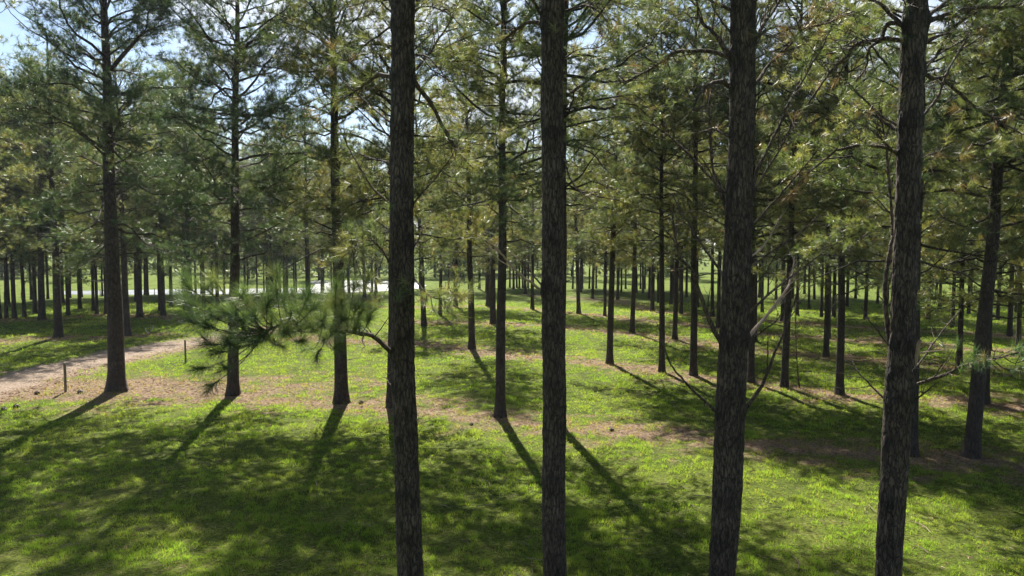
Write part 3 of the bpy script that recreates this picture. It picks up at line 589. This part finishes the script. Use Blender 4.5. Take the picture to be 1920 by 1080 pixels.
C_BR = [
 D(p=[(1364, 394), (1356, 355), (1342, 317), (1338, 256), (1338, 189), (1348, 133), (1352, 100)], r=6, t=.5), D(p=[(1356, 360), (1317, 319), (1281, 280), (1248, 250), (1220, 233), (1190, 225)], r=5, t=.5, f=.06, brown=.35),
 D(p=[(1359, 378), (1342, 330), (1322, 292), (1300, 270)], r=4, t=.5), D(p=[(1410, 355), (1425, 311), (1450, 261), (1475, 205), (1515, 142), (1542, 100), (1562, 55)], r=6, t=.4), D(p=[(1410, 358), (1442, 311), (1475, 255), (1490, 215)], r=5, t=.5, f=.05, brown=.35),
 D(p=[(1408, 420), (1437, 389), (1464, 361), (1498, 319), (1535, 269)], r=5, t=.3), D(p=[(1403, 483), (1431, 461), (1450, 433), (1460, 408)], r=4, t=.2, pale=1), D(p=[(1404, 500), (1425, 486), (1456, 464), (1498, 439), (1534, 405)], r=4, t=.3),
 D(p=[(1400, 632), (1431, 600), (1470, 552), (1483, 522), (1492, 480)], r=7, t=.4, pale=1, label="pale bare forked dead branch"), D(p=[(1402, 587), (1448, 544), (1487, 513), (1525, 485), (1560, 455)], r=5, t=.6), D(p=[(1395, 764), (1425, 719), (1448, 663), (1467, 619), (1492, 547)], r=7, t=.3),
 D(p=[(1349, 776), (1312, 738), (1289, 708), (1262, 672), (1248, 635), (1246, 605)], r=5, t=.2), D(p=[(1354, 636), (1331, 591), (1309, 544), (1298, 513), (1273, 480), (1262, 430), (1260, 380)], r=8, t=.3), D(p=[(1358, 518), (1342, 500), (1314, 453), (1289, 414), (1267, 372), (1259, 361)], r=5, t=.25),
 D(p=[(1366, 106), (1344, 73), (1320, 49), (1309, 22), (1309, -12)], r=9, t=.6, f=.1), D(p=[(1362, 106), (1327, 97), (1271, 94), (1242, 113), (1220, 129), (1180, 150), (1140, 165)], r=7, t=.9, f=.35, brown=.25), D(p=[(1413, 69), (1431, 40), (1453, 4), (1465, -20)], r=8, t=.4),
 D(p=[(1411, 155), (1442, 120), (1487, 76), (1513, 51), (1553, 42), (1600, 20)], r=6, t=.9, f=.4, brown=.2), D(p=[(1364, 160), (1353, 153), (1327, 160), (1307, 184), (1298, 213)], r=9, t=.7, f=.1, brown=.35), D(p=[(1413, 70), (1450, 52), (1490, 56), (1520, 40)], r=4, t=1, f=.5, brown=.3),
 D(p=[(1411, 115), (1440, 100), (1475, 85), (1500, 60)], r=3, t=.9, f=.5, brown=.3), D(p=[(1368, 20), (1330, 0), (1300, -12)], r=6, t=.8, f=.2), D(p=[(1356, 420), (1330, 405), (1300, 395), (1275, 402)], r=3, t=.6), D(p=[(1414, 10), (1440, -10)], r=5, t=.5),
 D(p=[(1402, 640), (1430, 622), (1455, 600), (1480, 560), (1510, 520)], r=3, t=.5), D(p=[(1404, 540), (1430, 505), (1460, 450), (1480, 400)], r=3, t=.5), D(p=[(1366, 250), (1340, 240), (1310, 260), (1290, 300)], r=4, t=.8, f=.1, brown=.35), D(p=[(1368, 60), (1340, 20), (1335, -20)], r=4, t=.6, f=.1)]
D_BR = [
 D(p=[(1693, 44), (1662, 18), (1638, 0), (1610, -20)], r=8, t=.5, f=.1), D(p=[(1693, 44), (1664, 44), (1655, 58), (1649, 71), (1627, 95), (1622, 120), (1600, 151)], r=8, t=.6, f=.15), D(p=[(1691, 78), (1649, 76), (1609, 84), (1587, 109), (1560, 133), (1518, 189), (1490, 230), (1460, 290)], r=7, t=.6, f=.15, brown=.3),
 D(p=[(1736, 42), (1771, 29), (1815, 19), (1871, 15), (1925, 9), (1970, 0)], r=8, t=.8, f=.5), D(p=[(1734, 38), (1760, 16), (1784, 0), (1800, -15)], r=9, t=.5), D(p=[(1734, 76), (1771, 62), (1815, 53), (1860, 38), (1880, 10)], r=5, t=.5, f=.3),
 D(p=[(1731, 131), (1760, 104), (1793, 84), (1838, 56)], r=4, t=.6, f=.2), D(p=[(1730, 138), (1753, 147), (1767, 149), (1802, 182), (1838, 209), (1887, 238), (1935, 262)], r=7, t=.8, f=.5, brown=.15), D(p=[(1727, 224), (1749, 187), (1769, 142), (1793, 98), (1822, 49), (1812, 0)], r=5, t=.3),
 D(p=[(1686, 233), (1649, 209), (1604, 164), (1573, 127)], r=5, t=.5), D(p=[(1684, 288), (1660, 280), (1630, 273), (1580, 280), (1559, 289), (1514, 325), (1492, 350), (1464, 380)], r=6, t=.7, f=.2, brown=.6),
 D(p=[(1682, 700), (1663, 640), (1658, 553), (1667, 469), (1670, 425), (1662, 300), (1650, 200)], r=10, t=.35), D(p=[(1662, 751), (1611, 696), (1595, 650)], r=4, t=.3), D(p=[(1664, 647), (1634, 608), (1616, 576)], r=3, t=.3),
 D(p=[(1712, 700), (1721, 676), (1729, 641)], dz=-.3, r=8, t=0, pale=1, taper=.6, label="snapped peeled branch stub, pale orange"), D(p=[(1711, 695), (1755, 636), (1801, 578)], r=4, t=.3), D(p=[(1708, 727), (1764, 705), (1815, 685), (1870, 672), (1930, 655)], r=6, t=.3, f=.2, k=60, tufts=[(1838, 690, -1), (1850, 680, -1.2), (1828, 672, -.9), (1925, 672, -1), (1910, 690, -1)], fc=(.8, 1, .95), dz=-1.2),
 D(p=[(1708, 757), (1741, 733), (1766, 712)], r=4, t=.1), D(p=[(1718, 442), (1740, 425), (1759, 405)], r=4, t=.1), D(p=[(1682, 290), (1640, 250), (1610, 230), (1590, 240)], r=4, t=.8, f=.3, brown=.5), D(p=[(1722, 300), (1760, 290), (1800, 310), (1840, 340)], r=3, t=.7, f=.4, brown=.3), D(p=[(1700, 15), (1690, -10), (1680, -30)], r=5, t=.5, f=.5)]
near_tree("leftmost close-up pine trunk, carrying the low green branch reaching left", 12.5, [(735, 777, 0), (731, 775, 400), (733, 777, 700), (741, 788, 900), (746, 796, 1080)], A_BR, 18.5, 1)
near_tree("dark straight close-up pine trunk in the centre, second from left", 12.9, [(1015, 1056, 0), (1016, 1057, 350), (1017, 1061, 700), (1017, 1062, 1080)], B_BR, 19, 2)
near_tree("close-up pine trunk surrounded by many dead bare branches", 12.3, [(1369, 1413, 0), (1366, 1411, 250), (1359, 1408, 400), (1352, 1404, 600), (1340, 1396, 780), (1334, 1389, 950), (1328, 1378, 1080)], C_BR, 18.8, 3)
near_tree("rightmost close-up pine trunk, leaning, with a peeled orange branch stub", 12.0, [(1696, 1737, 0), (1688, 1730, 200), (1681, 1724, 400), (1672, 1716, 620), (1660, 1712, 740), (1652, 1700, 900), (1640, 1688, 1080)], D_BR, 18.6, 4)

# ---------------------------------------------------------------- woods beyond the field
mb = MB(); tp, td = [], []
for k_ in range(150):
    x = rng.uniform(-150, 190); y = rng.uniform(131, 175) + abs(x) * .05; Hh = rng.uniform(11, 18); rad = rng.uniform(2.5, 4.5)
    n = 520; f = rng.random(n) ** .8; rr_ = rad * np.sqrt(1 - (f * 1.0) ** 2 + .05) * (.6 + .4 * rng.random(n)) * (1 + .3 * np.sin(f * 23 + k_)); a = rng.random(n) * 6.283
    tp.append(np.column_stack([x + rr_ * np.cos(a), y + rr_ * np.sin(a), .4 + Hh * f])); td.append(np.column_stack([np.cos(a), np.sin(a), .4 + 0 * a]))
    mb.tube([[x, y, 0], [x, y, Hh * .8]], [.25, .08], 5, 0)
tp = np.concatenate(tp); td = np.concatenate(td)
tufts(mb, tp, td, pick_cols(len(tp), tp * .2, 9, 0) * np.array([.9, .95, 1.0]), 7, .9, .22, (.3, 1.4))
tag(put("far_woods", mb.mesh("far_woods", [M_BARKF, M_NEEDLE])), "bluish dark wood closing the far side of the open field", "woods", kind='stuff')

# ---------------------------------------------------------------- small things
def gz_(b): return float(height(np.array([b[:2]]))[0])
def stake(x, y, ytop, r, label, name="wooden_stake"):
    b = G(x, y); t_ = Pd(x, ytop, b[1]); h = t_[2]; z = gz_(b); mb = MB()
    mb.tube([[0, 0, -.1], [.004, 0, h * .5], [-.006, .004, h - .04], [-.006, .004, h], [-.006, .004, h + .002]], [r, r * .97, r * .95, r * .7, .001], 7, 0)
    return tag(put(name, mb.mesh(name, [M_STAKE]), None, (b[0], b[1], z)), label, "stake", None)
stake(123, 738, 683, .055, "thin weathered stake on the near edge of the dirt path, left of the stout pine")
stake(348, 681, 637, .05, "thin weathered stake in bright grass between the stout and the next pine")
b = G(281, 629); e = bpy.data.objects.new("tree_guard_stake", None); sc.collection.objects.link(e); e.location = (b[0], b[1], gz_(b)); tag(e, "stake with white curling guard strips beyond the dirt path", "stake")
mb = MB(); mb.tube([[0, 0, -.05], [0, 0, .5], [.02, 0, 1.0], [.02, 0, 1.005]], [.035, .033, .03, .002], 6); put("post", mb.mesh("post", [M_STAKE]), e)
for s in ([(-.28, -.05, .5), (-.2, -.06, .28), (-.05, -.05, .16), (.03, -.05, .15)], [(.27, -.05, .68), (.24, -.05, .5), (.17, -.06, .35), (.1, -.05, .28)]):
    mb = MB(); mb.tube(smooth_line(s, 5), .022, 5); put("guard_strip", mb.mesh("guard_strip", [M_WHITE]), e)
# wire fence by the pond
fx = [(-30, 563), (8, 562), (40, 561), (75, 559), (112, 558), (150, 557), (188, 556), (240, 554.5), (290, 554), (330, 553.6)]
e = bpy.data.objects.new("wire_fence", None); sc.collection.objects.link(e); b0 = G(*fx[0]); e.location = (b0[0], b0[1], 0); tag(e, "low wire fence with thin posts along the near shore of the pond", "fence")
fp = [G(*q) - b0 + np.array([0, 0, 0]) for q in fx]
for q in fp: mb = MB(); mb.tube([q + [0, 0, -.2], q + [0, 0, .85], q + [0, 0, .86]], [.045, .04, .005], 6); put("post", mb.mesh("post", [M_STAKE]), e)
for h_ in (.35, .75): mb = MB(); mb.tube([q + np.array([0, .05, h_]) for q in fp], .008, 4); put("wire", mb.mesh("wire", [M_STEEL]), e)
# rail fence and gate at the field edge
def px_box(parent, name, a, b, th, m): mb = MB(); mb.tube([a, (a + b) / 2, b], th, 6); return put(name, mb.mesh(name, [m]), parent)
fx = [(835, 538.5), (860, 538), (882, 537.6)]; e = bpy.data.objects.new("rail_fence", None); sc.collection.objects.link(e); b0 = G(*fx[0]); e.location = b0; tag(e, "short dark rail fence with white posts near the open field", "fence")
q = [G(*k_) - b0 for k_ in fx]
for a in q: px_box(e, "post", a + [0, 0, -.1], a + [0, 0, .75], .06, M_WHITE)
for a, c_ in zip(q[:-1], q[1:]): px_box(e, "rail", a + np.array([0, -.07, .62]), c_ + np.array([0, -.07, .62]), .05, M_CLOD)
e = bpy.data.objects.new("metal_gate", None); sc.collection.objects.link(e); b0 = G(871, 533.5); e.location = b0; tag(e, "dark metal bar gate standing at the field edge beyond the rail fence", "gate")
for x_ in (0, 1.5): px_box(e, "post", np.array([x_, 0, -.1]), np.array([x_, 0, 1.35]), .05, M_CLOD)
for z_ in (.3, .6, .9, 1.2): px_box(e, "bar", np.array([.04, -.02, z_]), np.array([1.46, -.02, z_]), .025, M_STEEL)
# sapling
b = G(1499, 729); mb = MB(); e_l = smooth_line([b * 0, [-.1, 0, .8], [-.18, 0, 1.9], [-.22, 0, 3.2], [-.12, 0, 4.6]], 5); mb.tube(e_l, np.linspace(.035, .008, len(e_l)), 6, 0, (1.3, 1.2, 1))
for zc in np.arange(.8, 4.3, .22):
    a = rng.random() * 6.28; p0 = np.array([np.interp(zc, e_l[:, 2], e_l[:, 0]), 0, zc]); q = bez(p0, np.array([math.cos(a), math.sin(a), .9]), rng.uniform(.5, 1.5), 6, .1, .1); mb.tube(q, np.linspace(.011, .004, 6), 4, 0, (1.3, 1.2, 1))
tag(put("bare_sapling", mb.mesh("bare_sapling", [M_BARK]), None, (b[0], b[1], gz_(b))), "spindly leafless sapling growing on the needle strip behind the dead-branched trunk", "sapling")
# cones and clods lying about
def cone(x, y, s, label, name="pine_cone", m=M_CLOD, group=None):
    b = G(x, y); mb = MB(); n = 9; k = 12; th = np.linspace(0, 2 * np.pi, k, endpoint=False); t = np.linspace(0, 1, n)
    r = s * np.sin(np.pi * np.clip(t, .02, .98)) ** .7; T, Q = np.meshgrid(th, t); RR = r[:, None] * (1 + .22 * np.cos(T * 6 + Q * 18))
    v = np.stack([s * 2.4 * (Q - .5), RR * np.cos(T), RR * np.sin(T) * .8 + s * .6], -1).reshape(-1, 3); i = np.arange(n - 1)[:, None] * k; j = np.arange(k)[None]; kk = (j + 1) % k
    mb.add(v, np.stack([i + j, i + kk, i + k + kk, i + k + j], -1).reshape(-1, 4), 0); o = put(name, mb.mesh(name, [m]), None, (b[0], b[1], gz_(b))); o.rotation_euler = (0, 0, rng.random() * 3)
    tag(o, label, "pine cone" if name == "pine_cone" else "clod", group)
cone(150, 739, .1, "dark lump on the needle bed between the stake and the stout pine", "dark_clod")
cone(677, 757, .09, "brown cone lying right of the reddish-barked pine's base")
cone(884, 801, .06, "small dark cone on grass left of the slim central pine's shadow")
cone(1147, 810, .07, "dark cone on the shaded needle strip right of the second close-up trunk")
for x, y in [(30, 765), (8, 770), (70, 742)]: cone(x, y, .1, "dark clod on the shaded ground near the path stake", "dark_clod", M_CLOD, "clods by the path")

# ---------------------------------------------------------------- thin air haze
mb = MB(); x0, x1, y0, y1, z0, z1 = -2600, 2600, -620, 3600, -1.9, 26
mb.add([[x0,y0,z0],[x1,y0,z0],[x1,y1,z0],[x0,y1,z0],[x0,y0,z1],[x1,y0,z1],[x1,y1,z1],[x0,y1,z1]], [[0,3,2,1],[4,5,6,7],[0,1,5,4],[1,2,6,5],[2,3,7,6],[3,0,4,7]])
m, t, o = mat("air_haze"); pv = t.nodes.new("ShaderNodeVolumePrincipled"); pv.inputs['Color'].default_value = (.8, .88, 1, 1); pv.inputs['Density'].default_value = .00018; pv.inputs['Anisotropy'].default_value = .3
L(t, pv.outputs[0], o.inputs['Volume']); put("haze", mb.mesh("haze", [m]))['kind'] = 'stuff'
